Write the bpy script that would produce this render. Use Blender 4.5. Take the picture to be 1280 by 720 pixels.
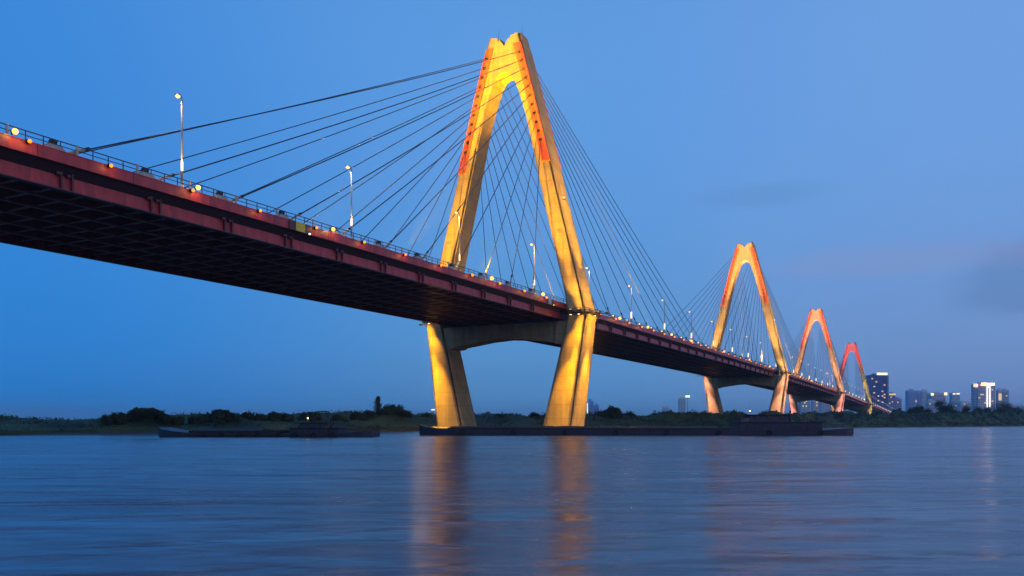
import bpy, bmesh, math, random
import numpy as np
from mathutils import Vector, Matrix, noise

for o in list(bpy.data.objects):
    bpy.data.objects.remove(o)
SC = bpy.context.scene
COL = SC.collection
R = math.radians

# ------------------------------------------------------------------ camera
HC = 2.4                                     # eye height above the water
cam = bpy.data.cameras.new('camera')
cam_o = bpy.data.objects.new('camera', cam)
COL.objects.link(cam_o)
cam_o.location = (0, 0, HC)
cam_o.rotation_euler = (R(90), 0, 0)
cam.sensor_width = 36
cam.lens = 1061 / 1280 * 36
cam.shift_y = 169.6 / 1280
cam.clip_start = 0.5
cam.clip_end = 40000
SC.camera = cam_o

# ------------------------------------------------------------------ world: dusk sky
SUN_AZ, SUN_EL = 128.0, -1.0                 # sun just set, behind the camera's right shoulder
world = bpy.data.worlds.new('World')
SC.world = world
world.use_nodes = True
wn, wl = world.node_tree.nodes, world.node_tree.links
bg = wn['Background']


def wnode(t, **kw):
    n = wn.new(t)
    for k, v in kw.items():
        setattr(n, k, v)
    return n


geo = wnode('ShaderNodeTexCoord')
sep = wnode('ShaderNodeSeparateXYZ')
wl.new(geo.outputs['Generated'], sep.inputs[0])
dot = wnode('ShaderNodeVectorMath', operation='DOT_PRODUCT')
wl.new(geo.outputs['Generated'], dot.inputs[0])
dot.inputs[1].default_value = (math.sin(R(120)), math.cos(R(120)), 0)


def wramp(stops, src, lo, hi):
    mr = wnode('ShaderNodeMapRange')
    mr.inputs['From Min'].default_value = lo
    mr.inputs['From Max'].default_value = hi
    wl.new(src, mr.inputs['Value'])
    cr = wnode('ShaderNodeValToRGB')
    cr.color_ramp.interpolation = 'EASE'
    e = cr.color_ramp.elements
    while len(e) < len(stops):
        e.new(0.5)
    for i, (p, c) in enumerate(stops):
        e[i].position = p
        e[i].color = (*c, 1)
    wl.new(mr.outputs[0], cr.inputs[0])
    return cr.outputs[0]


def P01(v):
    return (v + 1) / 2


AZ = dot.outputs['Value']
hor = wramp([(P01(-1), (.002, .20, .66)), (P01(-.87), (.002, .23, .71)), (P01(-.5), (.090, .315, .66)),
             (P01(.0), (.172, .305, .62)), (P01(1), (.40, .34, .45))], AZ, -1, 1)
mid = wramp([(P01(-1), (.030, .215, .64)), (P01(-.87), (.036, .240, .70)), (P01(-.5), (.105, .330, .76)),
             (P01(.0), (.160, .360, .77)), (P01(1), (.24, .38, .70))], AZ, -1, 1)
top = wramp([(0, (.028, .135, .44)), (1, (.05, .17, .48))], AZ, -1, 1)


def wmix(a, b, f, mode='MIX'):
    m = wnode('ShaderNodeMix', data_type='RGBA', blend_type=mode)
    if isinstance(f, float):
        m.inputs[0].default_value = f
    else:
        wl.new(f, m.inputs[0])
    wl.new(a, m.inputs[6])
    wl.new(b, m.inputs[7])
    return m.outputs[2]


f1 = wnode('ShaderNodeMapRange', interpolation_type='SMOOTHSTEP')
f1.inputs[1].default_value = -0.01
f1.inputs[2].default_value = 0.33
wl.new(sep.outputs['Z'], f1.inputs[0])
f2 = wnode('ShaderNodeMapRange', interpolation_type='SMOOTHSTEP')
f2.inputs[1].default_value = 0.38
f2.inputs[2].default_value = 0.85
wl.new(sep.outputs['Z'], f2.inputs[0])
skyc = wmix(wmix(hor, mid, f1.outputs[0]), top, f2.outputs[0])
# thin stratus: soft bands, a touch darker and more lavender than the air behind them
mp = wnode('ShaderNodeMapping')
mp.inputs['Location'].default_value = (3.1, 0.4, 0.55)
mp.inputs['Scale'].default_value = (2.6, 2.6, 13.0)
wl.new(geo.outputs['Generated'], mp.inputs['Vector'])
nz = wnode('ShaderNodeTexNoise')
nz.inputs['Scale'].default_value = 1.15
nz.inputs['Detail'].default_value = 6
nz.inputs['Roughness'].default_value = .52
nz.inputs['Distortion'].default_value = .5
wl.new(mp.outputs[0], nz.inputs['Vector'])


def cloud_bank(px, py, rx, rz):
    d = Vector(((px - 640) / 1061, 1, (529.6 - py) / 1061)).normalized()
    sb = wnode('ShaderNodeVectorMath', operation='SUBTRACT')
    sb.inputs[1].default_value = d
    wl.new(geo.outputs['Generated'], sb.inputs[0])
    ml = wnode('ShaderNodeVectorMath', operation='MULTIPLY')
    ml.inputs[1].default_value = (1 / rx, 1 / rx, 1 / rz)
    wl.new(sb.outputs[0], ml.inputs[0])
    ln = wnode('ShaderNodeVectorMath', operation='LENGTH')
    wl.new(ml.outputs[0], ln.inputs[0])
    ad = wnode('ShaderNodeMath', operation='MULTIPLY_ADD')
    wl.new(nz.outputs['Fac'], ad.inputs[0])
    ad.inputs[1].default_value = -2.6
    wl.new(ln.outputs['Value'], ad.inputs[2])
    mr = wnode('ShaderNodeMapRange', interpolation_type='SMOOTHSTEP')
    mr.inputs[1].default_value = .0
    mr.inputs[2].default_value = -.75
    wl.new(ad.outputs[0], mr.inputs[0])
    return mr.outputs[0]


def wmath(op, a, b):
    m = wnode('ShaderNodeMath', operation=op)
    for i, v in enumerate((a, b)):
        if isinstance(v, float): m.inputs[i].default_value = v
        else: wl.new(v, m.inputs[i])
    return m.outputs[0]


cm = wmath('MULTIPLY', cloud_bank(1290, 336, .085, .036), .36)
cm = wmath('ADD', cm, wmath('MULTIPLY', cloud_bank(945, 244, .075, .014), .16))
cm = wmath('ADD', cm, wmath('MULTIPLY', cloud_bank(380, 470, .30, .022), .07))
cc = wnode('ShaderNodeRGB')
cc.outputs[0].default_value = (.075, .165, .37, 1)
skyc = wmix(skyc, cc.outputs[0], cm)
pk = wnode('ShaderNodeRGB')
pk.outputs[0].default_value = (.27, .30, .53, 1)
skyc = wmix(skyc, pk.outputs[0], wmath('MULTIPLY', cloud_bank(1130, 325, .20, .020), .30))
nish = wnode('ShaderNodeTexSky', sky_type='NISHITA', sun_disc=False)
nish.sun_elevation = R(SUN_EL)
nish.sun_rotation = R(SUN_AZ)
nish.ozone_density = 3
ns = wnode('ShaderNodeVectorMath', operation='SCALE')
ns.inputs['Scale'].default_value = .10
wl.new(nish.outputs[0], ns.inputs[0])
skyc = wmix(skyc, ns.outputs[0], 1.0, 'ADD')
wl.new(skyc, bg.inputs[0])
bg.inputs[1].default_value = .97

# ------------------------------------------------------------------ afterglow of the set sun: weak, broad and warm
sun = bpy.data.lights.new('sun', 'SUN')
sun_o = bpy.data.objects.new('sun', sun)
COL.objects.link(sun_o)
sun.energy = .42
sun.angle = R(40)
sun.color = (1, .56, .48)
_d = Vector((math.sin(R(SUN_AZ)) * math.cos(R(9)), math.cos(R(SUN_AZ)) * math.cos(R(9)), math.sin(R(9))))
sun_o.rotation_euler = _d.to_track_quat('Z', 'Y').to_euler()

SC.view_settings.view_transform = 'Standard'
SC.view_settings.look = 'None'
SC.view_settings.exposure = 0
SC.view_settings.gamma = 1
SC.cycles.use_denoising = True
SC.cycles.max_bounces = 6
SC.cycles.diffuse_bounces = 2
SC.cycles.glossy_bounces = 3
SC.cycles.sample_clamp_indirect = 4
SC.cycles.caustics_reflective = False

# ------------------------------------------------------------------ helpers
random.seed(7)


def mat(name, col, rough=.6, metal=0, nscale=None, namt=.2, bump=0, coord='Object', stretch=(1, 1, 1), spec=.5):
    m = bpy.data.materials.new(name)
    m.use_nodes = True
    n, l = m.node_tree.nodes, m.node_tree.links
    p = n['Principled BSDF']
    p.inputs['Base Color'].default_value = (*col, 1)
    p.inputs['Roughness'].default_value = rough
    p.inputs['Metallic'].default_value = metal
    p.inputs['Specular IOR Level'].default_value = spec
    if nscale:
        tc = n.new('ShaderNodeTexCoord')
        mpn = n.new('ShaderNodeMapping')
        mpn.inputs['Scale'].default_value = stretch
        l.new(tc.outputs[coord], mpn.inputs[0])
        t = n.new('ShaderNodeTexNoise')
        t.inputs['Scale'].default_value = nscale
        t.inputs['Detail'].default_value = 6
        t.inputs['Roughness'].default_value = .62
        l.new(mpn.outputs[0], t.inputs['Vector'])
        mr = n.new('ShaderNodeMapRange')
        mr.inputs[1].default_value = .3
        mr.inputs[2].default_value = .7
        mr.inputs[3].default_value = 1 - namt
        mr.inputs[4].default_value = 1 + namt
        l.new(t.outputs['Fac'], mr.inputs[0])
        mx = n.new('ShaderNodeVectorMath')
        mx.operation = 'SCALE'
        mx.inputs[0].default_value = col
        l.new(mr.outputs[0], mx.inputs['Scale'])
        l.new(mx.outputs[0], p.inputs['Base Color'])
        if bump:
            b = n.new('ShaderNodeBump')
            b.inputs['Strength'].default_value = bump
            b.inputs['Distance'].default_value = .1
            l.new(t.outputs['Fac'], b.inputs['Height'])
            l.new(b.outputs[0], p.inputs['Normal'])
    return m


def emit(name, col, s, body=(.02, .02, .02)):
    m = bpy.data.materials.new(name)
    m.use_nodes = True
    p = m.node_tree.nodes['Principled BSDF']
    p.inputs['Base Color'].default_value = (*body, 1)
    p.inputs['Emission Color'].default_value = (*col, 1)
    p.inputs['Emission Strength'].default_value = s
    return m


def concrete_mat():
    m = bpy.data.materials.new('cast_concrete')
    m.use_nodes = True
    n, l = m.node_tree.nodes, m.node_tree.links
    p = n['Principled BSDF']
    p.inputs['Roughness'].default_value = .85
    tc = n.new('ShaderNodeTexCoord')
    sp = n.new('ShaderNodeSeparateXYZ')
    l.new(tc.outputs['Object'], sp.inputs[0])
    # formwork lifts every 3.6 m: a thin groove
    w = n.new('ShaderNodeMath'); w.operation = 'MODULO'; w.inputs[1].default_value = 3.6
    off = n.new('ShaderNodeMath'); off.operation = 'ADD'; off.inputs[1].default_value = 72
    l.new(sp.outputs['Z'], off.inputs[0]); l.new(off.outputs[0], w.inputs[0])
    gr = n.new('ShaderNodeMath'); gr.operation = 'LESS_THAN'; gr.inputs[1].default_value = .12
    l.new(w.outputs[0], gr.inputs[0])
    # each lift a slightly different grey
    fl = n.new('ShaderNodeMath'); fl.operation = 'SNAP'; fl.inputs[1].default_value = 3.6
    l.new(off.outputs[0], fl.inputs[0])
    wh = n.new('ShaderNodeTexWhiteNoise'); wh.noise_dimensions = '1D'
    l.new(fl.outputs[0], wh.inputs['W'])
    # weather streaks running down
    mp_ = n.new('ShaderNodeMapping'); mp_.inputs['Scale'].default_value = (1, 1, .06)
    l.new(tc.outputs['Object'], mp_.inputs[0])
    t1 = n.new('ShaderNodeTexNoise'); t1.inputs['Scale'].default_value = 1.1; t1.inputs['Detail'].default_value = 7
    l.new(mp_.outputs[0], t1.inputs['Vector'])
    t2 = n.new('ShaderNodeTexNoise'); t2.inputs['Scale'].default_value = .35; t2.inputs['Detail'].default_value = 8
    l.new(tc.outputs['Object'], t2.inputs['Vector'])
    ad = n.new('ShaderNodeMath'); ad.operation = 'ADD'
    l.new(t1.outputs['Fac'], ad.inputs[0]); l.new(t2.outputs['Fac'], ad.inputs[1])
    wm = n.new('ShaderNodeMath'); wm.operation = 'MULTIPLY_ADD'; wm.inputs[1].default_value = .10
    l.new(wh.outputs['Value'], wm.inputs[0]); l.new(ad.outputs[0], wm.inputs[2])
    gm = n.new('ShaderNodeMath'); gm.operation = 'MULTIPLY_ADD'; gm.inputs[1].default_value = -.42
    l.new(gr.outputs[0], gm.inputs[0]); l.new(wm.outputs[0], gm.inputs[2])
    cr = n.new('ShaderNodeValToRGB')
    cr.color_ramp.elements[0].position = .32; cr.color_ramp.elements[0].color = (.235, .19, .10, 1)
    cr.color_ramp.elements[1].position = .78; cr.color_ramp.elements[1].color = (.48, .405, .205, 1)
    hf = n.new('ShaderNodeMath'); hf.operation = 'MULTIPLY'; hf.inputs[1].default_value = .5
    l.new(gm.outputs[0], hf.inputs[0]); l.new(hf.outputs[0], cr.inputs[0])
    l.new(cr.outputs[0], p.inputs['Base Color'])
    b = n.new('ShaderNodeBump'); b.inputs['Strength'].default_value = .35; b.inputs['Distance'].default_value = .12
    l.new(gm.outputs[0], b.inputs['Height']); l.new(b.outputs[0], p.inputs['Normal'])
    return m


M = dict(
    concrete=concrete_mat(),
    plinth=mat('grey_plinth_concrete', (.34, .36, .34), .8, nscale=2, namt=.2, bump=.2),
    red=mat('red_bridge_paint', (.41, .044, .048), .42, nscale=.9, namt=.36, bump=.05, stretch=(1, 1, .3)),
    redbox=mat('orange_red_box_paint', (.74, .135, .010), .45, nscale=1.2, namt=.15),
    flange=mat('dark_girder_paint', (.085, .03, .04), .45, nscale=1, namt=.2),
    under=mat('underdeck_steel', (.36, .095, .085), .34, nscale=1, namt=.25),
    slab=mat('deck_slab_concrete', (.27, .25, .25), .85, nscale=1, namt=.15),
    asphalt=mat('asphalt', (.05, .05, .052), .85, nscale=3, namt=.15),
    cable=mat('cable_sheath', (.022, .032, .075), .45),
    steel=mat('galvanised_steel', (.32, .32, .33), .4, .6),
    rail=mat('railing_paint', (.05, .06, .085), .5),
    overhang_shade=mat('overhang_shade_colour', (.030, .018, .024), .6),  # near-black colour holds the shade beneath the deck overhang
    railpost=mat('railing_post_paint', (.48, .42, .30), .5),
    black=mat('black_fitting', (.012, .012, .014), .5),
    ring=mat('walkway_dark_steel', (.03, .03, .035), .5, .3),
    amber=emit('amber_lamp_glass', (1, .26, .012), 2.0),
    bright=emit('warm_floodlamp_glass', (1, .46, .08), 2.6),
    lampw=emit('street_lamp_glass', (1, .60, .22), 2.0),
    strip=emit('pole_light_tube', (1, .76, .42), 2.0),
    ringlamp=emit('ring_floodlight_glass', (1, .70, .30), 7),
)


def tag(o, label=None, cat=None, group=None, kind=None):
    if label: o['label'] = label
    if cat: o['category'] = cat
    if group: o['group'] = group
    if kind: o['kind'] = kind
    return o


def empty(name, loc=(0, 0, 0), rz=0, parent=None):
    o = bpy.data.objects.new(name, None)
    o.empty_display_size = .5
    o.location = loc
    o.rotation_euler = (0, 0, rz)
    COL.objects.link(o)
    o.parent = parent
    return o


def put(name, me, parent=None, loc=(0, 0, 0), rot=(0, 0, 0), scale=None):
    o = bpy.data.objects.new(name, me)
    o.location = loc
    o.rotation_euler = rot
    if scale: o.scale = scale
    COL.objects.link(o)
    o.parent = parent
    return o


class MB:
    """collects simple shapes in one mesh"""
    def __init__(s):
        s.v, s.f, s.mi, s.cur, s.mats = [], [], [], 0, []

    def use(s, m):
        if m not in s.mats: s.mats.append(m)
        s.cur = s.mats.index(m)
        return s

    def add(s, vs, fs):
        k = len(s.v)
        s.v += [tuple(v) for v in vs]
        s.f += [tuple(i + k for i in f) for f in fs]
        s.mi += [s.cur] * len(fs)
        return s

    def box(s, x0, x1, y0, y1, z0, z1):
        return s.add([(x0, y0, z0), (x1, y0, z0), (x1, y1, z0), (x0, y1, z0), (x0, y0, z1), (x1, y0, z1), (x1, y1, z1), (x0, y1, z1)],
                     [(0, 3, 2, 1), (4, 5, 6, 7), (0, 1, 5, 4), (1, 2, 6, 5), (2, 3, 7, 6), (3, 0, 4, 7)])

    def obox(s, a, b, wx, wz, up=Vector((0, 0, 1))):
        """a bar from a to b"""
        a, b = Vector(a), Vector(b)
        d = (b - a).normalized()
        x = d.cross(up)
        if x.length < 1e-4: x = d.cross(Vector((0, 1, 0)))
        x.normalize()
        y = x.cross(d)
        vs = [p + x * sx * wx / 2 + y * sy * wz / 2 for p in (a, b) for sx, sy in ((-1, -1), (1, -1), (1, 1), (-1, 1))]
        return s.add(vs, [(0, 1, 2, 3), (4, 7, 6, 5), (0, 4, 5, 1), (1, 5, 6, 2), (2, 6, 7, 3), (3, 7, 4, 0)])

    def loft(s, loops, cap=True):
        n = len(loops[0])
        vs = [v for lp in loops for v in lp]
        fs = []
        for i in range(len(loops) - 1):
            for j in range(n):
                a, b = i * n + j, i * n + (j + 1) % n
                fs.append((a, b, b + n, a + n))
        if cap:
            fs.append(tuple(range(n - 1, -1, -1)))
            fs.append(tuple(range((len(loops) - 1) * n, len(loops) * n)))
        return s.add(vs, fs)

    def tube(s, pts, rad, n=8, cap=True):
        pts = [Vector(p) for p in pts]
        if not hasattr(rad, '__len__'): rad = [rad] * len(pts)
        loops = []
        for i, p in enumerate(pts):
            d = (pts[min(i + 1, len(pts) - 1)] - pts[max(i - 1, 0)]).normalized()
            u = d.cross(Vector((0, 0, 1)))
            if u.length < .05: u = d.cross(Vector((0, 1, 0)))
            u.normalize()
            w = d.cross(u)
            loops.append([p + (u * math.cos(2 * math.pi * k / n) - w * math.sin(2 * math.pi * k / n)) * rad[i] for k in range(n)])
        return s.loft(loops, cap)

    def sphere(s, c, r, n=8, m=5, sz=1):
        c = Vector(c)
        loops = []
        for i in range(1, m):
            a = math.pi * i / m
            loops.append([c + Vector((math.sin(a) * math.cos(2 * math.pi * k / n) * r, math.sin(a) * math.sin(2 * math.pi * k / n) * r, -math.cos(a) * r * sz)) for k in range(n)])
        return s.loft(loops, True)

    def mesh(s, name, smooth=False):
        me = bpy.data.meshes.new(name)
        me.from_pydata(s.v, [], s.f)
        for m in s.mats: me.materials.append(m)
        if len(s.mats) > 1: me.polygons.foreach_set('material_index', s.mi)
        bm = bmesh.new(); bm.from_mesh(me)
        bmesh.ops.recalc_face_normals(bm, faces=bm.faces)
        bm.to_mesh(me); bm.free()
        if smooth:
            me.polygons.foreach_set('use_smooth', [True] * len(me.polygons))
        me.update()
        return me

    def build(s, name, parent=None, loc=(0, 0, 0), rot=(0, 0, 0), smooth=False):
        return put(name, s.mesh(name, smooth), parent, loc, rot)


# ------------------------------------------------------------------ bridge frame
TH = R(27.14)
BX, BY = -0.9, 227.1
SN, CS = math.sin(TH), math.cos(TH)
HB = 29.3 + HC                               # underside of the fascia at the nearest pylon


def prof(s):
    if s > 940:
        return .00333 * 940 - 1.0e-5 * 940 * 940 - .0155 * (s - 940)
    return .00333 * s - 1.0e-5 * s * s


def B(s, w, z=0):
    return Vector((BX + s * SN + w * CS, BY + s * CS - w * SN, z))


def zb(s):
    return HB + prof(s)


def at(px, py, depth):
    """a photo pixel at a distance"""
    return Vector(((px - 640) / 1061 * depth, depth, HC + (529.6 - py) / 1061 * depth))


PYL = [0, 300, 600, 918]
ZS = [1, 1.017, 1.018, 1.02]
PNAME = ['nearest', 'second', 'third', 'farthest']
ORD = ['leftmost', 'first', 'second', 'third', 'fourth', 'fifth', 'sixth', 'seventh', 'eighth', 'ninth', 'tenth', 'eleventh', 'twelfth',
       'thirteenth', 'fourteenth', 'fifteenth', 'sixteenth', 'seventeenth', 'eighteenth', 'nineteenth', 'twentieth'] + ['twenty-' + q for q in ('first', 'second', 'third', 'fourth', 'fifth', 'sixth', 'seventh', 'eighth', 'ninth')] + ['thirtieth'] + ['thirty-' + q for q in ('first', 'second', 'third', 'fourth', 'fifth', 'sixth', 'seventh', 'eighth', 'ninth')]
SW, WEB = 17.8, 16.5                         # half widths: fascia face, edge girder web

# ================================================================== SETTING
# ------------------------------------------------------------------ river
def water_mat():
    m = bpy.data.materials.new('river_water')
    m.use_nodes = True
    n, l = m.node_tree.nodes, m.node_tree.links
    p = n['Principled BSDF']
    p.inputs['Base Color'].default_value = (.12, .095, .118, 1)
    p.inputs['IOR'].default_value = 1.333
    tc = n.new('ShaderNodeTexCoord')

    def nt(sx, sy, sc, det, rough=.5, dist=0):
        mp_ = n.new('ShaderNodeMapping'); mp_.inputs['Scale'].default_value = (sx, sy, 1)
        mp_.inputs['Rotation'].default_value = (0, 0, R(-6))
        l.new(tc.outputs['Object'], mp_.inputs[0])
        t = n.new('ShaderNodeTexNoise'); t.inputs['Scale'].default_value = sc; t.inputs['Detail'].default_value = det
        t.inputs['Roughness'].default_value = rough; t.inputs['Distortion'].default_value = dist
        l.new(mp_.outputs[0], t.inputs['Vector'])
        return t.outputs['Fac']
    a = nt(.62, 1.0, .55, 3)            # chop
    b = nt(.10, .32, .30, 4, .55, .6)   # slow swells and current lines
    c = nt(.012, .045, 1, 3, .5, .8)    # patches where the surface is smoother
    c2 = nt(.16, .70, 1, 4, .6, 1.0)    # streaks drawn out by the current
    cs_ = n.new('ShaderNodeMath'); cs_.operation = 'ADD'; l.new(c, cs_.inputs[0]); l.new(c2, cs_.inputs[1])
    rr = n.new('ShaderNodeMapRange'); rr.inputs[1].default_value = .75; rr.inputs[2].default_value = 1.25
    rr.inputs[3].default_value = .13; rr.inputs[4].default_value = .30
    l.new(cs_.outputs[0], rr.inputs[0]); l.new(rr.outputs[0], p.inputs['Roughness'])
    b1 = n.new('ShaderNodeBump'); b1.inputs['Strength'].default_value = .8; b1.inputs['Distance'].default_value = 1.0
    l.new(b, b1.inputs['Height'])
    b2 = n.new('ShaderNodeBump'); b2.inputs['Strength'].default_value = .8; b2.inputs['Distance'].default_value = .13
    l.new(a, b2.inputs['Height']); l.new(b1.outputs[0], b2.inputs['Normal'])
    l.new(b2.outputs[0], p.inputs['Normal'])
    return m


g = MB().use(water_mat())
g.add([(-9000, -800, 0), (9000, -800, 0), (9000, 12000, 0), (-9000, 12000, 0)], [(0, 1, 2, 3)])
tag(g.build('river'), 'calm blue grey river with golden pylon reflections', 'river', kind='structure')

# ------------------------------------------------------------------ river bank and plain
BANK = [(-2600, 60), (-900, 105), (-420, 135), (-220, 153), (-103, 171), (0, 279), (150, 434), (300, 590), (452, 749), (650, 950), (1000, 1130), (3200, 1500)]


def bank_y(x):
    for (x0, y0), (x1, y1) in zip(BANK, BANK[1:]):
        if x0 <= x <= x1:
            return y0 + (y1 - y0) * (x - x0) / (x1 - x0)
    return BANK[-1][1]


land_m = mat('bank_soil_and_grass', (.028, .040, .018), .95, nscale=.08, namt=.5, bump=.3)
mud_m = mat('wet_mud', (.040, .032, .026), .6, nscale=.3, namt=.3)
g = MB()
xs = np.unique(np.concatenate([np.linspace(-2600, -450, 12), np.linspace(-420, 700, 190), np.linspace(720, 3200, 24)]))
rows = [(-2.5, -.5), (0, .02), (2.2, .34), (7, 1.0), (22, 1.5), (140, 1.9), (900, 3), (9000, 6)]
vs = []
for d, z in rows:
    for x in xs:
        wob = noise.noise(Vector((x * .04, 0, 3))) * 3.0 + noise.noise(Vector((x * .16, 2, 0))) * 1.0
        vs.append((x, bank_y(x) + d + wob, z + (noise.noise(Vector((x * .05, d, 5))) * .35 if 1 < d < 900 else 0)))
n = len(xs)
g.use(mud_m).add(vs, [(r * n + i, r * n + i + 1, (r + 1) * n + i + 1, (r + 1) * n + i) for r in range(2) for i in range(n - 1)])
g.use(land_m).add(vs, [(r * n + i, r * n + i + 1, (r + 1) * n + i + 1, (r + 1) * n + i) for r in range(2, len(rows) - 1) for i in range(n - 1)])
land = g.build('riverbank', smooth=True)
tag(land, 'low grassy far bank and plain behind the river', 'riverbank', kind='structure')

# ================================================================== BRIDGE DECK
deck = empty('bridge_deck', B(0, 0, 0), -TH)
tag(deck, 'long red steel girder bridge deck running from upper left to the skyline', 'bridge deck')
S0, S1 = -252, 1560
SEG = 12


def seg_rot(s):
    return (math.atan((prof(s + 6) - prof(s - 6)) / 12), 0, 0)


def strip(name, w0, w1, z0, z1, m, s0=S0, s1=S1):
    loops = []
    s = s0
    while s <= s1 + .1:
        z = zb(s)
        loops.append([(w0, s, z + z0), (w1, s, z + z0), (w1, s, z + z1), (w0, s, z + z1)])
        s += SEG
    return MB().use(m).loft(loops).build(name, deck)


strip('road_slab', -17.45, 17.45, .32, 1.12, M['slab'])
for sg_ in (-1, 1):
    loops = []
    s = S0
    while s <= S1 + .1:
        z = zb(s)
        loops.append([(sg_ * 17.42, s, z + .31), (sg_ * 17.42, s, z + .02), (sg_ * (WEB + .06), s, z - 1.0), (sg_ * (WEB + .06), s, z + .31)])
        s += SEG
    MB().use(M['overhang_shade']).loft(loops).build('overhang_shade_strip', deck)  # sloped strip added as the dark shade band between fascia and web
strip('carriageway', -15.4, 15.4, 1.124, 1.20, M['asphalt'])
for w in (-16.9, 16.9):
    strip('kerb', w - .45, w + .45, 1.124, 1.42, M['plinth'])
strip('median_barrier', -.3, .3, 1.204, 2.0, M['plinth'])
# pieces of one bay, shared
fas = MB().use(M['red']).box(0, .32, -5.97, 5.97, 0, 1.36).box(.32, .40, -5.97, 5.97, 0, .10).box(.32, .38, -5.97, 5.97, 1.26, 1.36)
fas = fas.mesh('fascia_panel')
fasf = MB().use(M['red']).box(-.32, 0, -5.97, 5.97, 0, 1.36).mesh('fascia_panel')
gir = MB().use(M['red']).box(-.03, .03, -6, 6, -2.55, .30).use(M['flange']).box(-.42, .42, -6, 6, -2.66, -2.55)
gir.use(M['red'])
for y in (-4, -2, 0, 2, 4):
    gir.box(-.30, -.03, y - .02, y + .02, -2.55, .3)
gir = gir.mesh('edge_girder')
ALT = []
s = S0 + 6
while s < S1:
    rt = seg_rot(s)
    put('fascia_panel', fas, deck, (SW - .34, s, zb(s)), rt)
    put('fascia_panel', fasf, deck, (-SW + .34, s, zb(s)), rt)
    put('edge_girder', gir, deck, (WEB, s, zb(s)), rt)
    put('edge_girder', gir, deck, (-WEB, s, zb(s)), (-rt[0], 0, math.pi))
    s += SEG
# cross beams every 4 m; the near 280 m one by one, the rest joined
cb = MB().use(M['under']).box(-WEB + .06, WEB - .06, -.02, .02, -2.0, .3).box(-WEB + .06, WEB - .06, -.30, .30, -2.08, -2.0).mesh('cross_beam')
far = MB().use(M['under'])
s = S0 + 4
while s < S1:
    if s < 300:
        put('cross_beam', cb, deck, (0, s, zb(s)))
    else:
        z = zb(s)
        far.box(-WEB + .06, WEB - .06, s - .02, s + .02, z - 2.0, z + .3)
        far.box(-WEB + .06, WEB - .06, s - .3, s + .3, z - 2.08, z - 2.0)
    s += 4
tag(far.build('far_cross_beams', deck), kind='stuff')
for w in (-11, -5.5, 0, 5.5, 11):
    strip('stringer', w - .22, w + .22, -2.34, -2.09, M['under'])
# outrigger brackets under each stay: two raking plates and a socket box on the outside of the web
br = MB().use(M['flange'])
br.obox((.35, -.30, -.62), (.07, -.10, -2.5), .30, .22, Vector((0, 1, 0)))
br.obox((.35, 1.05, -.62), (.07, 1.25, -2.5), .30, .22, Vector((0, 1, 0)))
br.box(.02, .50, -.9, -.35, -1.05, -.75).box(.02, .45, .45, .85, -1.1, -.80)
br = br.mesh('outrigger_bracket')
for sp in PYL + [-300, 1218]:
    for n_ in range(1, 12):
        for sg in (-1, 1):
            s = sp + sg * (8.4 + 12 * n_)
            if S0 + 4 < s < S1 - 4:
                put('outrigger_bracket', br, deck, (WEB + .03, s, zb(s)))
                put('outrigger_bracket', br, deck, (-WEB - .03, s, zb(s)), (0, 0, math.pi))
# railing: rails per side, posts one by one along the near bays
for w in (-17.25, 17.25):
    g = MB().use(M['rail'])
    for h, t in ((.62, .04), (1.12, .05)):
        loops = []
        s = S0
        while s <= S1:
            z = zb(s) + 1.42 + h
            loops.append([(w - t, s, z - t), (w + t, s, z - t), (w + t, s, z + t), (w - t, s, z + t)])
            s += SEG
        g.loft(loops)
    rl = g.build('railing', deck)
    post = MB().use(M['rail']).box(-.035, .035, -.05, .05, 0, 1.12).mesh('railing_post')
    tall = MB().use(M['railpost']).box(-.07, .07, -.12, .12, 0, 1.25).mesh('railing_post')
    fp = MB().use(M['rail'])
    s = S0 + 1
    k = 0
    while s < S1:
        if w > 0 and -200 < s < 90:
            put('railing_post', tall if k % 4 == 0 else post, rl, (w, s, zb(s) + 1.42))
        else:
            fp.box(w - .035, w + .035, s - .05, s + .05, zb(s) + 1.42, zb(s) + 2.54)
        s += 2
        k += 1
    tag(fp.build('far_railing_posts', rl), kind='stuff')

# ================================================================== PYLONS
# levels: height above eye, outer w, width across, depth along the bridge
LEV = [(-8, 19.3, 8.9, 9.8), (-.8, 20.2, 8.5, 9.3), (27.3, 23.9, 5.3, 7.7), (29.5, 23.3, 4.9, 7.6), (33, 22.5, 4.7, 7.5),
       (60, 15.7, 4.5, 6.9), (74, 12.2, 4.2, 6.6), (93, 7.2, 3.7, 6.0), (102.3, 4.6, 3.2, 5.6)]


def lev(h):
    for a, b in zip(LEV, LEV[1:]):
        if a[0] <= h <= b[0]:
            t = (h - a[0]) / (b[0] - a[0])
            return [a[i] + (b[i] - a[i]) * t for i in range(4)]
    return LEV[-1]


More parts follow.
